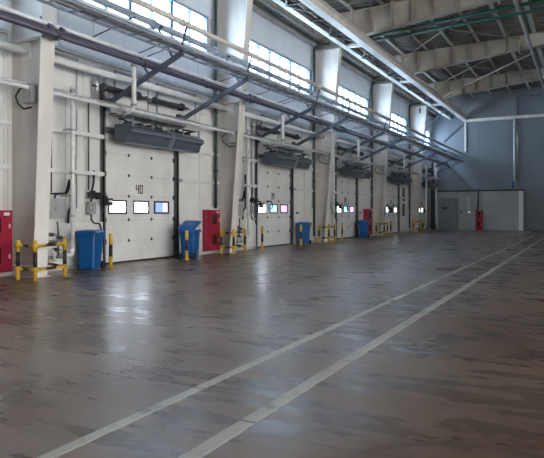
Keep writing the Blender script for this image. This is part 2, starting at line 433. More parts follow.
    for yy in (-.15, 1.4, DW + .1): br.box(-.0, .46, yy - .03, yy + .03, 4.88, 4.98); br.box(.0, .03, yy - .1, yy + .1, 4.6, 5.2)
    each(br, 'shaft_bracket', railm, d)

# ---------------------------------------------------------------- columns
def colx(z, i=1): return .98 + .047 * z if i <= 1 else .66 + .081 * z
for i, yc in enumerate([0.6] + COLY):
    lab = ['tapered cream steel column before the frame', 'nearest tapered cream steel column, beside the big red cabinet at the left edge', 'second cream steel column, between door 40 and the second dock door', 'third cream steel column, between the second and third dock doors', 'fourth cream steel column, between the third and fourth dock doors', 'farthest cream steel column, before the farthest dock door'][i]
    c = thing('steel_column', (0, yc, 0), lab, 'column', 'tapered columns along the left wall')
    top = 9.55
    MB().prism([(.03, .02), (colx(0, i) - .02, .02), (colx(top, i) - .02, top), (.03, top)], 1, -.008, .008).build('web', webm, c)
    MB().prism([(colx(0, i) - .02, .02), (colx(0, i), .02), (colx(top, i), top), (colx(top, i) - .02, top)], 1, -.20, .20).build('inner_flange', paint, c)
    MB().box(.005, .028, -.13, .13, .11, top).build('outer_flange', paint, c)
    st = MB()
    for zz in (.25, 5.5, 7.0, top - .03):
        x1 = colx(zz, i) - .03; st.box(.03, x1, -.18, -.008, zz - .008, zz + .008); st.box(.03, x1, .008, .18, zz - .008, zz + .008)
    each(st, 'stiffener', paint, c)
    bp = MB(); bp.box(.12, colx(0, i) + .08, -.21, .21, 0, .02)
    for bx in (.25, .5):
        for by in (-.17, .17): bp.tube([(bx, by, .02), (bx, by, .07)], .018, 6)
    bp.build('base_plate', webm, c)
    for zz in (5.9, ):
        pass

# ---------------------------------------------------------------- rafters
def zb(x):
    return 9.95 + .115 * (x - 2.2) if x < 8.5 else 10.675 + .035 * (x - 8.5)
for i, yc in enumerate([0.6] + COLY):
    r = thing('roof_rafter', (1.2, yc, 9.6), ['tapered roof rafter behind the camera', 'tapered roof rafter over the nearest column', 'tapered roof rafter over the second column', 'beige tapered roof rafter with stiffeners, nearest of those in view', 'grey tapered roof rafter, second of those in view', 'grey tapered roof rafter, farthest, near the end wall'][i], 'roof beam', 'tapered roof rafters')
    o = Vector((-1.2, 0, -9.6))
    P = [(0.12, 9.6), (1.4, 9.6), (2.2, 9.95), (8.5, zb(8.5)), (XR, zb(XR)), (XR, RZ(XR) - .02), (.12, RZ(.12) - .02)]
    q = lambda p: (p[0] - 1.2, p[1] - 9.6)
    MB().prism([q(p) for p in P], 1, -.008, .008).build('web', raftm, r)
    bf = MB()
    for a, b in zip(P[:4], P[1:5]):
        bf.prism([q(a), q(b), (q(b)[0], q(b)[1] + .025), (q(a)[0], q(a)[1] + .025)], 1, -.21, .21)
    bf.build('bottom_flange', raftm, r)
    bf = MB(); a, b = P[6], P[5]
    bf.prism([(q(a)[0], q(a)[1] - .025), (q(b)[0], q(b)[1] - .025), q(b), q(a)], 1, -.15, .15)
    bf.build('top_flange', raftm, r)
    x = 2.0
    while x < 16:
        z0 = zb(x) + .03; z1 = RZ(x) - .05
        if abs(x - 8.75) > .6:
            s_ = MB(); s_.box(x - 1.2 - .007, x - 1.2 + .007, -.20, -.008, z0 - 9.6, z1 - 9.6); s_.box(x - 1.2 - .007, x - 1.2 + .007, .008, .20, z0 - 9.6, z1 - 9.6)
            each(s_, 'stiffener', raftm, r)
            fb = MB()
            for sg in (-1, 1): fb.bar((x - 1.2 + .25, sg * .12, z0 - 9.6 + .03), (x - 1.2 + .25, sg * .95, RZ(x) - 9.6 + .05), .05, .012)
            each(fb, 'fly_brace', raftm, r)
        x += 1.0 if x < 8 else 1.25
    sp = MB(); xs = 8.75 - 1.2
    sp.box(xs - .03, xs + .03, -.17, .17, zb(8.75) - 9.6 - .16, RZ(8.75) - 9.6 - .03)
    for k in range(4):
        for sg in (-1, 1):
            zz = zb(8.75) - 9.6 + .1 + k * .17; sp.tube([(xs - .07, sg * .09, zz), (xs + .07, sg * .09, zz)], .02, 6)
    sp.build('splice_plate', raftm, r)

# long round tie along the hall by the splices
t = MB(); t.tube([(9.4, Y0 + 1, 10.62), (9.4, YEND - .05, 10.62)], .085, 10)
tag(t.build('tie_pipe', raftm), 'long pale round tie running under the rafters at upper right', 'pipe')
for (p, q_, r_, lab) in (((2.2, 27.5, 11.08), (8.8, 35.9, 11.25), .035, 'pale bracing rod crossing the roof bay between the first two rafters in view'),
                         ((2.2, 35.9, 11.0), (8.8, 27.5, 11.2), .035, 'pale bracing rod slanting back between the first two rafters in view'),
                         ((2.2, 36.4, 10.95), (8.8, 44.9, 11.2), .035, 'pale bracing rod crossing the roof bay before the farthest rafter'),
                         ((2.2, 44.9, 11.0), (8.8, 36.4, 11.2), .035, 'pale bracing rod slanting back before the farthest rafter'),
                         ((2.2, 45.4, 10.9), (8.8, 52.3, 10.9), .035, 'pale bracing rod in the last roof bay by the end wall')):
    tag(MB().tube([p, q_], r_, 8).build('bracing_rod', raftm), lab, 'brace', 'roof bracing rods')
# cross struts between first rafters in view
tag(MB().tube([(9.4, 36.3, 10.45), (2.5, 45.0, 10.1)], .04, 8).build('bracing_rod', raftm), 'low bracing rod slanting from the splice of the second rafter in view', 'brace', 'roof bracing rods')

# green sprinkler mains crossing under the roof
for (za, zc, rr, lab, mm_) in ((10.30, 10.80, .075, 'upper dark green sprinkler main crossing under the roof', greenp), (10.06, 10.42, .07, 'lower dark green sprinkler main crossing under the roof', greenp)):
    g = thing('sprinkler_pipe', (1.9, 28.5, za), lab, 'pipe', 'green pipes under the roof')
    MB().tube([(0, 0, 0), (8.6, 0, zc - za), (20, 0, (zc - za) * 20 / 8.6 * .9)], rr, 12).build('pipe', mm_, g)
    fl = MB()
    for x in (.7, 4.6, 8.6, 12.6): 
        zz = (zc - za) * x / 8.6; fl.tube([(x - .05, 0, zz), (x + .05, 0, zz)], rr + .04, 12)
    each(fl, 'coupling', darkm, g)
    h = MB()
    for x in (1.6, 3.9, 6.2, 8.4):
        zz = (zc - za) * x / 8.6; h.tube([(x, 0, zz + rr), (x, 0, RZ(x + 1.9) + .2 - za)], .012, 6)
    each(h, 'hanger', darkm, g)

# ---------------------------------------------------------------- horizontal wind girder at the column tops
w = thing('wind_girder', (1.1, 0, 9.6), 'long pale lattice girder running below the roof along the column tops', 'girder')
def ibeam(x, z, wd, h, y0, y1):
    m = MB(); m.box(x - wd / 2, x + wd / 2, y0, y1, z - h / 2, z - h / 2 + .025); m.box(x - wd / 2, x + wd / 2, y0, y1, z + h / 2 - .025, z + h / 2)
    m.box(x - .012, x + .012, y0, y1, z - h / 2, z + h / 2); return m
# stands clear of the column faces
ibeam(.58, .08, .26, .26, Y0 + .5, YEND - .03).build('inner_chord', paint, w)
ibeam(1.85, -.12, .34, .42, Y0 + .5, YEND - .03).build('outer_chord', paint, w)
yy = .6
ys = []
for i, yc in enumerate([0.6] + COLY):
    nx = (COLY + [YEND - .2])[i]
    n = 4
    for k in range(n): ys.append((yc + (nx - yc) * k / n, k == 0))
for k, (ya, main) in enumerate(ys):
    h = .1 if main else .05
    MB().bar((.62, ya, 0), (1.80, ya, -.05), h * 2.2 if main else .07, .12 if main else .07).build('cross_member', paint if main else darkm, w)
    if k < len(ys) - 1:
        yb = ys[k + 1][0]
        a, b = ((.65, 1.78) if k % 2 else (1.78, .65))
        MB().bar((a, ya, -.04), (b, yb, -.04), .06, .06).build('diagonal', darkm, w)
# cable ladder carried between the chords
cl = thing('cable_ladder', (1.9, Y0 + 1, 9.72), 'dark cable ladder lying on the lattice girder under the roof', 'cable tray')
L_ = YEND - Y0 - 1.5
m = MB(); m.box(-.02, 0, 0, L_, 0, .08); m.box(.4, .42, 0, L_, 0, .08)
each(m, 'side_rail', darkm, cl)
m = MB(); k = .2
while k < L_: m.box(0, .4, k, k + .04, .01, .04); k += .66
each(m, 'rung', darkm, cl)
m = MB()
for q in range(3): m.tube([(.08 + q * .1, k * 1.0, .07 + .01 * math.sin(k * 1.7 + q)) for k in range(int(L_))], .028, 6)
each(m, 'cable', blackp, cl)
# struts from column tops out to the outer chord
for i, yc in enumerate(COLY):
    m = MB(); m.bar((colx(7.9) + .02, yc, 7.9), (2.85, yc, 9.2), .09, .09)
    if i >= 4: tag(m.build('knee_strut', armm), 'dark knee strut from the farthest column up to the outer chord', 'brace')
m = MB(); m.bar((1.1, YEND - .08, 7.6), (2.9, YEND - .08, 9.2), .1, .1)
tag(m.build('knee_strut', armm), 'dark knee strut in the far corner by the end wall', 'brace')

# ---------------------------------------------------------------- end wall fittings
tag(MB().box(2.95, XR, YEND - .26, YEND - .02, 9.2, 9.44).build('end_beam', paint), 'pale horizontal beam across the top of the end wall', 'beam')
dk = MB(); dk.box(2.95, XR, YEND - .12, YEND - .02, 9.62, 9.72)
tag(MB().box(2.86, 3.02, YEND - .16, YEND - .02, 6.7, 9.2).build('corner_post', whpipe), 'short white post hanging from the corner of the end wall beam', 'post')
dp = thing('downpipe', (6.95, YEND - .2, 3.3), 'pale vertical downpipe on the end wall at right', 'pipe')
MB().tube([(-.09, 0, .25), (-.09, 0, 5.9)], .08, 12).build('pipe', silver, dp)
MB().tube([(.14, .06, .9), (.14, .06, 7.6)], .07, 12).build('pipe', galv, dp)
MB().tube([(-.16, -.02, .1), (-.16, -.02, .75)], .085, 10).build('pipe_foot', bluem, dp)
MB().tube([(-.1, 0, -.0), (-.1, 0, .24)], .09, 10).build('pipe_foot', whpipe, dp)
m = MB(); m.box(-.22, .25, -.1, .18, 2.2, 2.26); m.box(-.22, .25, -.1, .18, 5.2, 5.26); each(m, 'bracket', galv, dp)

# partition room front
PYF = 51.55
pr = thing('partition_room', (4.0, PYF, 0), 'low pale panelled room built against the end wall', 'partition')
MB().box(-3.35, 3.6, 0, YEND - PYF - .03, 0, 3.22).build('room_wall', partm, pr)
MB().box(-3.4, 3.65, -.06, YEND - PYF - .03, 3.22, 3.34).build('roof_edge', signm, pr)
MB().box(3.28, 3.62, -.05, .0, 0, 3.2).build('corner_trim', whpipe, pr)
m = MB(); 
for zz in (.9, 2.6): m.box(-3.3, 3.25, -.012, 0, zz, zz + .02)
each(m, 'panel_joint', galv, pr)
dd = MB(); dd.box(-3.1, -1.45, -.05, 0, 0, 2.68)
do = dd.build('door', greydoor, pr)
m = MB(); m.box(-2.285, -2.265, -.056, -.05, .02, 2.64); m.build('door_gap', signm, do)
m = MB(); m.box(-2.75, -2.38, -.065, -.05, 1.72, 1.92); m.build('sign', signm, do)
m = MB(); m.tube([(-2.2, -.1, 1.0), (-2.2, -.1, 1.2)], .02, 6); m.build('door_handle', galv, do)
m = MB(); m.box(-.72, -.48, -.07, 0, 1.5, 2.85); m.build('notice_board', galv, pr)
m = MB(); m.box(-1.3, -1.15, -.05, 0, 1.45, 1.62); m.build('alarm_box', redm, pr)
m = MB(); m.box(-.62, -.5, -.09, -.07, 1.42, 1.54); m.build('switch_lamp', lampm, pr)
m = MB(); m.tube([(.15, -.1, 1.75), (.15, -.1, 3.42)], .05, 8)
tag(m.build('fire_pipe', greend, None, (4.0, PYF, 0)), 'dark pipe rising from the red cabinet on the partition room', 'pipe')

# ---------------------------------------------------------------- red hose cabinets
def cabinet(x, y, z, w, h, dep, label, facing='x'):
    t = thing('fire_hose_cabinet', (x, y, z), label, 'fire cabinet', 'red fire hose cabinets')
    if facing == 'y': t.rotation_euler = (0, 0, -PI / 2)
    MB().box(0, dep, 0, w, 0, h).build('cabinet_body', redm, t, bevel=.01)
    for k, (a, b) in enumerate(((.03, h * .49), (h * .51, h - .03))):
        do = MB().box(dep, dep + .02, .03, w - .03, a, b).build('cabinet_door', redm, t, bevel=.004)
        MB().box(dep + .02, dep + .026, w * .34, w * .66, a + (b - a) * .28, b - (b - a) * .22).build('door_glass', glassk, do)
        MB().box(dep + .02, dep + .04, w - .12, w - .09, (a + b) / 2 - .05, (a + b) / 2 + .05).build('door_handle', whitep, do)
    MB().box(dep + .02, dep + .024, w - .25, w - .1, h - .12, h - .05).build('cabinet_label', whitep, t)
    return t
cabinet(.12, 8.28, .12, .95, 1.42, .26, 'large red fire hose cabinet at the left edge, beside the nearest column')
cabinet(.12, 17.28, .12, .80, 1.46, .20, 'red fire hose cabinet beside the second column, right of the open-lidded blue bin')
cabinet(.12, 34.3, .12, 1.0, 1.56, .26, 'red fire hose cabinet beside the fourth column, behind a blue bin')
cabinet(3.98, PYF - .02, .0, .55, 1.7, .22, 'small red fire hose cabinet on the front of the partition room', 'y')

# ---------------------------------------------------------------- wheelie bins
def bin_(x, y, rz, label, open_lid=0):
    t = thing('wheelie_bin', (x, y, 0), label, 'bin', 'blue wheelie bins'); t.rotation_euler = (0, 0, rz)
    def ring(w, d, z, off=0, r=.06, n=4):
        pts = []
        for cx, cy, a0 in ((d / 2 - r, w / 2 - r, 0), (-d / 2 + r, w / 2 - r, 90), (-d / 2 + r, -w / 2 + r, 180), (d / 2 - r, -w / 2 + r, 270)):
            for k in range(n + 1):
                a = math.radians(a0 + 90 * k / n); pts.append((cx + r * math.cos(a) + off, cy + r * math.sin(a), z))
        return pts
    def loft(rs, mb):
        n = len(rs[0]); vs = [p for r in rs for p in r]
        fs = [(i * n + j, i * n + (j + 1) % n, (i + 1) * n + (j + 1) % n, (i + 1) * n + j) for i in range(len(rs) - 1) for j in range(n)]
        fs += [tuple(range(n))[::-1], tuple(range((len(rs) - 1) * n, len(rs) * n))]
        return mb.add(vs, fs)
    loft([ring(.42, .44, .03, .03), ring(.43, .46, .08, .03), ring(.50, .58, .84, 0), ring(.50, .58, .85, 0)], MB()).build('bin_body', bluem, t)
    loft([ring(.55, .64, .84, 0), ring(.57, .67, .86), ring(.57, .67, .92), ring(.55, .65, .93)], MB()).build('bin_rim', bluem, t)
    lid = loft([ring(.58, .68, 0, .34), ring(.59, .70, .03, .34), ring(.52, .6, .075, .34), ring(.3, .4, .10, .34)], MB())
    lo = lid.build('bin_lid', bluem, t, (-.34, 0, .935)); lo.rotation_euler = (0, -open_lid, 0)
    for s in (-1, 1):
        MB().tube([(-.25, s * .20, .1), (-.25, s * .27, .1)], .1, 18).build('wheel', rubber, t)
    MB().tube([(-.25, -.21, .1), (-.25, .21, .1)], .015, 8).build('axle', darkm, t)
    MB().tube([(-.33, -.2, .9), (-.40, -.2, .93), (-.40, .2, .93), (-.33, .2, .9)], .018, 8).build('bin_handle', bluem, t)
bin_(.62, 11.42, math.radians(-70), 'blue wheelie bin with closed lid left of door 40, nearest of the bins')
bin_(.85, 15.5, math.radians(105), 'blue wheelie bin with its lid propped open, right of door 40', math.radians(20))
bin_(.5, 24.95, math.radians(-80), 'blue wheelie bin right of the second dock door, before the third column')
bin_(.7, 32.75, math.radians(-80), 'blue wheelie bin beside the red cabinet at the fourth column, farthest of the bins')

# ---------------------------------------------------------------- guards
def post(mb, x, y, h, r=.045):
    z = 0; cuts = [0, .20, .30, .62, h - .12, h] if h > .7 else [0, h]
    for k, (a, b) in enumerate(zip([0, .28, .62], [.28, .62, h])):
        mb.tube([(x, y, a), (x, y, b)], r, 12, mi=1 if k == 1 else 0)
    return mb
def barrier(yc, dx, label):
    t = thing('column_guard', (1.0 if dx == 0 else .52, yc + (0 if dx == 0 else .08), 0), label, 'barrier', 'striped column guards')
    P = [(.0, -.62), (.5, -.58), (.44, .30), (-.58 if dx == 0 else -.3, .66)]
    for p in P: post(MB(), p[0], p[1], .88).build('post', [yellowm, guardk], t)
    for a, b in zip(P[:3], P[1:]):
        for zz in (.24, .76):
            A = Vector((*a, zz)); B = Vector((*b, zz)); m = MB()
            for k in range(3): m.tube([A + (B - A) * (k / 3), A + (B - A) * ((k + 1) / 3)], .034, 10, mi=k % 2)
            m.build('rail', [yellowm, guardk], t)
    for p in P:
        for zz in (.24, .76):
            MB().tube([(p[0], p[1], zz - .06), (p[0], p[1], zz + .06)], .06, 12).build('rail_clamp', yellowm, t)
for i, yc in enumerate(COLY):
    barrier(yc, min(i, 1), 'yellow and black tube guard round the foot of the %s column' % ['nearest', 'second', 'third', 'fourth', 'farthest'][i])
def bollard(x, y, label):
    t = thing('guard_post', (x, y, 0), label, 'bollard', 'striped door guard posts')
    m = MB(); z = 0
    for k, (a, b) in enumerate(((0, .3), (.3, .62), (.62, .92))): m.tube([(0, 0, a), (0, 0, b)], .05, 12, mi=k % 2)
    m.build('post', [yellowm, guardk], t); MB().box(-.09, .09, -.09, .09, 0, .015).build('base_plate', yellowm, t)
for i, yd in enumerate(DOORY):
    bollard(.78 if i < 1 else .6, yd - .5 + (0 if i else -.02) + (.0 if i else 0), 'yellow and black post guarding the left side of %s' % DN[i])
for i, yd in enumerate(DOORY[:2]):
    bollard(.78 if i else 1.05, yd + DW - .78 if i == 0 else yd + DW - .55, 'yellow and black post guarding the right side of %s' % DN[i])

# ---------------------------------------------------------------- long pipes and trays on the wall
def longpipe(name, x, z, r, m, label, y0=Y0 + .5, y1=YEND - .1, clampm=galv, step=2.95, grp=None, r2=None):
    t = thing(name, (x, y0, z), label, 'pipe', grp)
    MB().tube([(0, 0, 0), (0, y1 - y0, 0)], r, 14).build('pipe', m, t)
    c = MB(); k = COLY[0] - y0 - 6
    while k < y1 - y0:
        c.tube([(0, k - .05, 0), (0, k + .05, 0)], r * 1.25, 14); k += step
    each(c, 'pipe_coupling', clampm, t)
    return t
longpipe('heating_pipe', 1.48, 5.57, .08, purplem, 'thick dark violet pipe running along the wall in front of the columns', clampm=purplem)
longpipe('heating_pipe', 1.45, 5.72, .048, silver, 'thin bright insulated pipe lying just above the dark violet pipe', clampm=silver)
longpipe('heating_pipe', 1.64, 5.46, .07, purplem, 'thin dark pipe slung beside the thick violet pipe', clampm=darkm)
longpipe('steam_pipe', 2.9, 6.39, .075, creampipe, 'cream pipe running outermost and highest along the wall brackets', clampm=creampipe)
longpipe('steam_pipe', 1.95, 6.50, .09, bluepipe, 'pale blue-white pipe running in front of the high windows', clampm=bluepipe)
# wall-side grey tube between the columns and a thin low pipe through them
for i, yc in enumerate([0.6] + COLY):
    nx = (COLY + [YEND - .02])[i]
    t = thing('tie_tube', (.55, yc + .02, 5.25), 'thick pale tie tube at the columns\' mid height, %s' % ['before the nearest column', 'between the first and second columns', 'between the second and third columns', 'between the third and fourth columns', 'between the fourth and fifth columns', 'beyond the farthest column'][i], 'tie', 'pale tie tubes between columns')
    MB().tube([(0, .03, 0), (0, nx - yc - .07, 0)], .09, 14).build('tube', girtm, t)
    m = MB(); m.box(-.16, .16, 0, .02, -.2, .2); m.box(-.16, .16, nx - yc - .06, nx - yc - .04, -.2, .2); each(m, 'end_plate', paint, t)
longpipe('air_pipe', .78, 4.36, .048, whpipe, 'thin white pipe running low over the doors through the columns', clampm=whpipe)
longpipe('conduit_pipe', .66, 4.47, .02, galv, 'thin grey conduit alongside the low white pipe', clampm=galv)
# girts
for z, nm in ((3.6, 'upper'), (2.56, 'lower')):
    gi = 0
    for i, yc in enumerate([0.6] + COLY):
        segs = [(yc + .14, DOORY[i - 1] - .14)] if i else [(yc + .14, COLY[0] - .14)]
        if i: segs.append((DOORY[i - 1] + DW + .14, (COLY + [YEND - 1.0])[i] - .14 if i < 5 else YEND - 1.2))
        for q, (a, b) in enumerate(segs):
            if b - a < .2: continue
            m = MB(); m.box(0.02, .14, 0, b - a, -.05, .05); m.box(.02, .05, 0, b - a, -.07, .07)
            pos = 'before the nearest column' if i == 0 else ('left of %s' if q == 0 else 'right of %s') % DN[i - 1]
            tag(m.build('wall_girt', girtm, None, (.05, a, z)), 'short white %s girt on the wall %s' % (nm, pos), 'girt', 'white wall girts')
# tray on arms
tr = thing('cable_tray', (2.45, Y0 + .5, 5.70), 'blue-grey ladder cable tray carried on the slanting wall brackets', 'cable tray')
L_ = YEND - Y0 - 1.2
m = MB(); m.box(0, .03, 0, L_, 0, .06); m.box(.52, .55, 0, L_, 0, .06); each(m, 'side_rail', traym, tr)
m = MB(); k = .1
while k < L_: m.box(.03, .52, k, k + .05, .01, .04); k += .62
each(m, 'rung', traym, tr)
for q, (xx, rr) in enumerate(((.1, .028), (.17, .02), (.26, .035), (.36, .022), (.43, .03))):
    m = MB(); m.tube([(xx + .02 * math.sin(k * .9 + q), k, .06 + rr + .012 * math.sin(k * 1.3 + q * 2)) for k in range(int(L_))], rr, 7)
    m.build('cable', [bluepipe, traym, whpipe, whpipe, darkm][q], tr)
tr = thing('cable_tray', (2.15, Y0 + .5, 6.05), 'narrow upper pale cable tray above the wide ladder tray', 'cable tray')
m = MB(); m.box(0, .02, 0, L_, 0, .08); m.box(.24, .26, 0, L_, 0, .08); each(m, 'side_rail', bluepipe, tr)
m = MB(); m.tube([(.08, k, .05) for k in range(int(L_))], .028, 6); m.tube([(.17, k, .05) for k in range(int(L_))], .022, 6); each(m, 'cable', darkm, tr)
# arms
for i, yd in enumerate(DOORY):
    for q, dy in enumerate((.03, 3.42)):
        y = yd + dy
        t = thing('wall_bracket', (.14, y, 4.55), 'dark slanting bracket arm %s' % (('over the left side of %s' if q == 0 else 'over the right side of %s') % DN[i]), 'bracket', 'dark slanting wall brackets')
        MB().bar((0, 0, 0), (2.62, 0, 1.13), .07, .13).build('arm', armm, t)
        MB().box(-.02, .02, -.1, .1, -.2, .2).build('wall_plate', armm, t)
        m = MB(); m.bar((2.3, 0, 1.03), (1.80, 0, 1.90), .05, .05); m.box(1.55, 1.95, -.04, .04, 1.88, 1.92); m.build('strut', armm, t)
        m = MB(); m.bar((2.55, 0, 1.15), (2.74, 0, 1.78), .045, .045); m.build('post', armm, t)
        m = MB(); m.bar((1.5, 0, .66), (1.3, 0, .93), .04, .04); m.build('pipe_saddle', armm, t)
    # thin rods that stay the tray
    for q, dy in enumerate((-1.05, .75, 1.15, 5.0)):
        y = yd + dy
        if y > YEND - .3: continue
        m = MB(); m.tube([(.0, 0, .0), (2.0, 0, .42)], .02, 6)
        tag(m.build('stay_rod', armm, None, (.1, y, 5.98)), 'thin dark stay rod, %s' % ['just before %s' % DN[i], 'left one of the close pair over %s' % DN[i], 'right one of the close pair over %s' % DN[i], 'beyond %s' % DN[i]][q], 'rod', 'thin stay rods under the windows')
# violet pipe clamps on columns
for i, yc in enumerate(COLY):
    t = thing('pipe_clamp', (1.27, yc, 5.6), 'dark clamp holding the violet pipe on the %s column' % ['nearest', 'second', 'third', 'fourth', 'farthest'][i], 'clamp', 'violet pipe clamps')
    each(MB().box(.0, .3, -.22, -.16, -.15, -.1).box(.0, .3, .12, .18, -.15, -.1), 'bracket', armm, t)
    each(MB().tube([(.21, -.19 - .05, 0), (.21, -.19 + .05, 0)], .125, 14).tube([(.21, .1, 0), (.21, .2, 0)], .125, 14), 'collar', armm, t)
    MB().tube([(.12, -.28, .02), (.12, -.34, .26)], .025, 6).build('lever', armm, t)

# droppers and risers per bay
for i, yd in enumerate(DOORY):
    y = yd - .40
    t = thing('drop_pipe', (1.48, y, 4.25), 'short white vertical drop pipe over the left side of %s' % DN[i], 'pipe', 'short white drop pipes')
    MB().tube([(0, 0, .0), (0, 0, 1.26)], .065, 12).build('pipe', silver, t)
    m = MB(); m.tube([(0, 0, 0), (-.2, .0, -.08), (-.62, .3, -.1)], .045, 10); m.build('elbow', whpipe, t)
    m = MB(); m.tube([(0, 0, 1.1), (0, 0, 1.18)], .085, 12); m.tube([(0, 0, .06), (0, 0, .12)], .085, 12); each(m, 'flange', galv, t)
    y = COLY[i] + 1.42
    if i < 4:
        t = thing('riser_pipe', (.5, y, 0), 'bright foil-wrapped vertical pipe between the %s column and %s' % (ORD[i] if i else 'nearest', DN[i]), 'pipe', 'foil-wrapped riser pipes')
        MB().tube([(0, 0, .52), (0, 0, 4.72)], .055, 14).build('pipe', silver, t)
        MB().tube([(0, 0, .56)] + arc((0, -.12, .52), .12, 0, -90, (1, 2)) + [(0, -.38, .40)], .065, 12).build('elbow', silver, t)
        m = MB()
        for zz in (1.4, 2.5, 3.6, 4.62): m.tube([(0, 0, zz - .02), (0, 0, zz + .02)], .075, 14)
        each(m, 'band', galv, t)
        m = MB(); m.box(-.42, -.0, -.02, .02, 1.9, 1.94); m.box(-.42, 0, -.02, .02, 3.6, 3.64); each(m, 'stand_off', galv, t)
for y, lab in ((47.5, 'tall bright vertical pipe left of the farthest dock door'), (50.95, 'tall bright vertical pipe right of the farthest dock door')):
    t = thing('riser_pipe', (.8, y, 0), lab, 'pipe', 'foil-wrapped riser pipes')
    MB().tube([(0, 0, .42), (0, 0, 5.2 if y < 50 else 6.0)], .075, 12).build('pipe', silver, t)
    MB().tube([(0, 0, .0), (0, 0, .42)], .05, 10).build('pipe_foot', galv, t)
# dark green fire risers beside columns
for i, yc in enumerate(COLY[1:] ):
    t = thing('fire_riser', (.22, yc - .46, 0), 'dark green vertical fire pipe just before the %s column' % ORD[i + 1], 'pipe', 'dark green fire risers')
    z0 = 1.62 if i in (0, 2) else .3
    z0 = 1.72 if i == 2 else z0
    MB().tube([(0, 0, z0), (0, 0, 9.6)], .055, 12).build('pipe', greend, t)
    m = MB()
    for zz in (3.0, 5.1, 7.4): m.tube([(0, 0, zz - .05), (0, 0, zz + .05)], .08, 12)
    each(m, 'coupling', greend, t)
    m = MB(); m.tube([(0, 0, 9.6), (.3, 0, 9.7), (.85, 0, 9.72)], .055, 10); m.build('elbow', greend, t)
# grey strip standing in for the shaded recess between riser and column
for i, yc in enumerate(COLY[1:]):
    m = MB(); m.box(.0, .10, -.12, .1, 0, 7.6)
    tag(m.build('recess_shade_strip', galv, None, (.08, yc - .30, 1.7)), 'narrow grey strip standing in for recess shade beside the %s column' % ORD[i + 1], 'shade strip', 'recess shade strips beside columns')

# ---------------------------------------------------------------- dock air heaters
for i, yd in enumerate(DOORY):
    y = yd - .40
    t = thing('air_heater', (.36, y + .48, 3.45), 'long slate-grey air heater over %s' % DN[i], 'heater', 'slate air heaters over the doors')
    prof = [(0, .08), (.0, .52), (.42, .52), (.62, .40), (.62, .30), (.50, .22), (.44, .02), (.2, .0)]
    L2 = 3.5
    for a, b in ((0, L2 * .52), (L2 * .54, L2)):
        h = MB(); h.prism(prof, 1, a, b); ho = h.build('casing', heatm, t)
        m = MB()
        for px_, pz in ((.425, .50), (.625, .30)): m.box(px_ - .012, px_ + .012, a, b, pz, pz + .025)
        each(m, 'trim', heatl, ho)
        m = MB(); k = a + .2
        while k < b - .25:
            m.box(.12, .38, k, k + .16, .52, .60); k += .42
        each(m, 'fan', blackp, ho)
        MB().box(.24, .40, a + .1, b - .1, -.012, .012).build('outlet_grille', heatl, ho)
    m = MB(); m.prism([(.0, .0), (.0, .56), (.46, .56), (.68, .42), (.68, .27), (.52, -.02)], 1, L2 * .52, L2 * .54); m.build('joint_plate', heatl, t)
    m = MB()
    for yy in (.15, 1.0, L2 * .5, L2 - 1.0, L2 - .15):
        m.box(.05, .09, yy - .02, yy + .02, .5, .70); m.box(.5, .54, yy - .02, yy + .02, .36, .70); m.box(.09, .50, yy - .02, yy + .02, .67, .70)
    each(m, 'hanger', galv, t)
    m = MB(); m.tube([(.66, .9, .62), (.78, .95, .42), (.78, 1.15, .40), (.66, 1.2, .62)], .022, 8); m.tube([(.3, .3, .55), (.2, .15, .66), (.1, .05, .68)], .03, 8)
    m.tube([(.3, L2 - .6, .6), (.6, L2 - .5, .64), (.62, L2 - 1.1, .62)], .025, 8); each(m, 'hose', blackp, t)
    # shelf plate above
    t2 = thing('duct_shelf', (.50, y + .1, 4.16), 'flat galvanised tray lying above the air heater of %s' % DN[i], 'cable tray', 'galvanised trays above the heaters')
    m = MB(); m.box(0, .5, 0, 2.9, 0, .015); m.box(0, .015, 0, 2.9, 0, .09); m.box(.485, .5, 0, 2.9, 0, .09); m.build('tray', galv, t2)
    m = MB(); m.tube([(.1, .0, .04), (.1, 2.6, .04)], .025, 6); m.tube([(.2, 0, .04), (.2, 2.6, .04)], .02, 6); each(m, 'cable', blackp, t2)

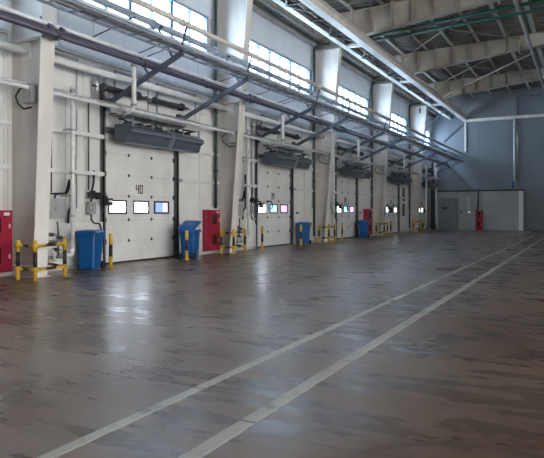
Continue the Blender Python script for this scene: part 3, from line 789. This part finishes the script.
# ---------------------------------------------------------------- services left of each door
for i, (yc, yd) in enumerate(zip(COLY, DOORY)):
    if i == 4: break
    wh = ['nearest', 'second', 'third', 'fourth'][i]
    t = thing('electrical_box', (.11, yc + .78, 1.34), 'grey electrical box on the wall behind the %s column, cables entering its top' % wh, 'electrical box', 'grey electrical boxes')
    MB().box(0, .18, 0, .62, 0, .50).build('box_body', graybox, t, bevel=.008)
    MB().box(.18, .19, .03, .59, .03, .47).build('box_door', graybox, t)
    MB().box(.19, .2, .27, .34, .2, .3).build('latch', galv, t)
    for q, (a, p) in enumerate(((.08, .70), (.34, .76))):
        MB().tube([(.08, a, .5), (.10, a, .58), (.11, a + .06, .62), (.11, p - .05, .64), (.12, p, .74), (.12, p + .08, 1.0)], .024, 8).build('cable', rubber, t)
    t = thing('control_box', (.11, yd - .72, 1.44), 'small grey door control box left of %s' % DN[i], 'control box', 'door control boxes')
    MB().box(0, .12, 0, .22, 0, .34).build('box_body', graybox, t, bevel=.008)
    each(MB().tube([(.12, .07, .24), (.14, .07, .24)], .02, 8).tube([(.12, .07, .12), (.14, .07, .12)], .02, 8), 'button', darkm, t)
    MB().tube([(.05, .1, 0), (.06, .1, -.14), (.05, .2, -.24), (.05, .42, -.26), (.05, .5, -.45)], .022, 8).build('cable', rubber, t)
    MB().tube([(.05, .1, .34), (.06, .12, .6), (.05, .2, .9), (.04, .22, 1.2)], .028, 8).build('cable', rubber, t)
    # drive cluster that sticks out by the jamb
    t = thing('door_sensor', (.14, yd - .74, 1.90), 'black arm and sensor head reaching over the left jamb of %s' % DN[i], 'sensor', 'black door sensors')
    m = MB(); m.box(0, .14, 0, .5, -.01, .14); m.box(0, .1, .1, .22, .14, .19); m.box(0, .12, .3, .42, -.05, .0); m.build('arm', blackp, t, bevel=.01)
    m = MB(); m.bar((.07, .45, .06), (.26, .50, .0), .05, .05); m.build('link', blackp, t)
    m = MB(); m.box(.2, .34, .42, .64, -.22, -.02); m.build('sensor_head', blackp, t, bevel=.01)
    m = MB(); m.box(.34, .35, .46, .60, -.13, -.07); m.build('sensor_window', whitep, t)
    if i >= 1:
        m = MB(); m.tube([(.3, .95, .02), (.34, 1.2, .05), (.36, 1.32, -.08), (.33, 1.3, -.3)], .03, 8); m.build('hose', blackp, t)
    # valve group
    t = thing('valve_group', (.14, yc + .62, .35), 'cluster of small pipes and valves low on the wall behind the %s column guard' % wh, 'valves', 'low valve groups')
    MB().tube([(.05, 0, .0), (.05, .9, .0)], .045, 10).tube([(.12, .0, .42), (.12, .85, .42)], .03, 10).build('pipe', galv, t)
    MB().tube([(.05, .1, .0), (.05, .1, .62), (.12, .16, .78), (.12, .16, .95)], .022, 8).tube([(.05, .62, .0), (.05, .62, .6), (.12, .55, .72), (.12, .52, .9)], .022, 8).build('pipe', brass, t)
    for yy, zz in ((.12, .5), (.36, .58), (.62, .5), (.5, .2)):
        v = MB(); v.tube([(.02, yy, zz), (.16, yy, zz)], .05, 10); v.tube([(.16, yy, zz), (.2, yy, zz)], .02, 8); v.tube([(.2, yy - .07, zz), (.2, yy + .07, zz)], .016, 8)
        v.build('valve', brass, t)
    m = MB(); m.tube([(.12, .36, .2), (.2, .36, .12), (.2, .36, -.05)], .035, 10); m.tube([(.2, .36, -.05), (.2, .36, -.09)], .055, 10); m.build('drain', whitep, t)
    # conduits and cables up the wall
    for q, (dy, z0, z1, rr, mm_, lab) in enumerate(((1.08, 2.0, 5.55, .018, darkm, 'thin dark conduit'), (1.92, 1.6, 4.2, .015, galv, 'thin grey conduit'), (2.35, 2.1, 4.6, .02, darkm, 'dark cable'), (.55, 4.5, 5.55, .02, darkm, 'short dark upper conduit'))):
        m = MB(); m.tube([(0, 0, 0), (0, 0, (z1 - z0))], rr, 8)
        tag(m.build('conduit', mm_, None, (.12, yc + dy, z0)), '%s running up the wall right of the %s column' % (lab, wh), 'conduit', 'wall conduits')
    # curved armoured cable beside the electrical box
    m = MB(); m.tube([(0, 0, 0), (.0, .02, .3), (.03, .12, .5), (.0, .2, 1.1), (0, .2, 1.8)], .032, 8)
    tag(m.build('armoured_cable', rubber, None, (.13, yc + 1.62, 1.2)), 'thick black cable curving up the wall left of %s' % DN[i], 'cable', 'thick black wall cables')
    # junction box on the column web
    t = thing('junction_box', (.58, yc - .11, 4.02), 'small grey junction box high on the web of the %s column' % wh, 'junction box', 'column junction boxes')
    MB().box(0, .3, -.06, .09, 0, .42).build('box_body', graybox, t, bevel=.01)
    MB().tube([(.02, -.0, .38), (-.14, 0, .36), (-.3, .0, .2), (-.22, 0, .02), (.05, -.05, -.14), (.3, -.05, -.12)], .02, 8).build('cable', rubber, t)
    # equipment above the door line: regulator bottles
    t = thing('regulator_pair', (.16, yd - .42, 4.62), 'pair of upright grey cylinders high on the wall left of %s' % DN[i], 'regulator', 'high regulator pairs')
    each(MB().tube([(0, 0, .0), (0, 0, .55), (0, 0, .68)], [.1, .1, .04], 14).tube([(.0, .36, .0), (0, .36, .72)], .07, 12), 'cylinder', galv, t)
    MB().tube([(.06, -.2, .34), (.06, .5, .30)], .035, 8).tube([(.12, .1, .1), (.12, .34, -.05)], .045, 8).build('manifold', darkm, t)
    # louvred grilles (grey recessed panels) in the wall above the door
    for q, (a, b) in enumerate(((yc + .3, yc + 2.0), (yd + .4, yd + 1.9), (yd + 2.3, yd + 4.4))):
        g = thing('wall_grille', (.03, a, 4.62), 'grey framed panel high on the wall, %s' % ['right of the %s column' % wh, 'over the left half of %s' % DN[i], 'over the right side of %s' % DN[i]][q], 'panel', 'grey framed panels over the doors')
        W = b - a; m = MB(); H = .98
        m.box(0, .04, 0, W, 0, .05); m.box(0, .09, 0, W, H - .05, H); m.box(0, .04, 0, .05, .05, H - .05); m.box(0, .04, W - .05, W, .05, H - .05); m.build('frame', graybox, g)
        MB().box(0, .02, .05, W - .05, .05, H - .05).build('infill', panelm, g)

# small plate right of some doors
for i in (1, 2):
    t = thing('wall_switch', (.09, DOORY[i] + DW + .35, 1.42), 'small dark switch on the wall right of %s' % DN[i], 'switch', 'dark wall switches')
    MB().box(0, .05, 0, .22, 0, .08).build('switch_plate', darkm, t, bevel=.004); each(MB().box(0.05, .07, .05, .1, .02, .06).box(.05, .07, .13, .18, .02, .06), 'button', blackp, t)
# dark panels in place of a riser and shaded recess past the fourth door
for z0, z1, lab in ((1.2, 2.1, 'lower dark panel standing in for riser and recess shade right of the fourth dock door'), (2.3, 3.3, 'upper dark panel standing in for riser and recess shade right of the fourth dock door')):
    tag(MB().box(0, .05, 0, .5, 0, z1 - z0).build('recess_shade_panel', darkm, None, (.07, DOORY[3] + DW + .9, z0)), lab, 'panel')
# bent cable loops near the farthest window
m = MB(); m.tube(arc((0, 0, .9), .45, 200, -20, (1, 2), 10) + [(0, .1, -.1)], .05, 8); m.tube(arc((.0, .7, .8), .4, 200, -20, (1, 2), 10) + [(0, .8, -.2)], .05, 8)
tag(m.build('cable_loop', blackp, None, (.9, 45.5, 8.3)), 'black looped cables hanging past the farthest column top', 'cable')

# ---------------------------------------------------------------- floor lines
for x, y0, y1, wd, lab in ((9.18, 2.2, 40., .095, 'thin white painted floor line on the left of the pair'), (9.955, 1.7, 50.5, .12, 'wider white painted floor line on the right of the pair')):
    m = MB(); k = y0
    while k < y1:
        b = min(k + 1.93, y1); m.box(x - wd / 2, x + wd / 2, k, b, 0, .003); k += 1.96
    tag(m.build('floor_line', linem), lab, 'floor marking', 'white lines on the floor')

# ---------------------------------------------------------------- light
W_ = bpy.data.worlds.new('World'); SC.world = W_; W_.use_nodes = True
bg = W_.node_tree.nodes['Background']; bg.inputs['Color'].default_value = (1.0, .975, .94, 1); bg.inputs['Strength'].default_value = 10.

# ---------------------------------------------------------------- camera
F = 590.; TH = math.atan((586 - 272) / F)
cd = bpy.data.cameras.new('camera'); cam = bpy.data.objects.new('camera', cd); C.objects.link(cam)
cd.sensor_fit = 'HORIZONTAL'; cd.sensor_width = 36.; cd.lens = 36. * F / 544
cam.location = (12.0895, 0, 1.5); cam.rotation_euler = (PI / 2, 0, TH)
cd.shift_y = -(229 - 212) / 544.
cd.clip_end = 300
SC.camera = cam
SC.view_settings.view_transform = 'Standard'; SC.view_settings.look = 'None'; SC.view_settings.gamma = 1
SC.view_settings.exposure = .3
SC.view_settings.use_curve_mapping = False
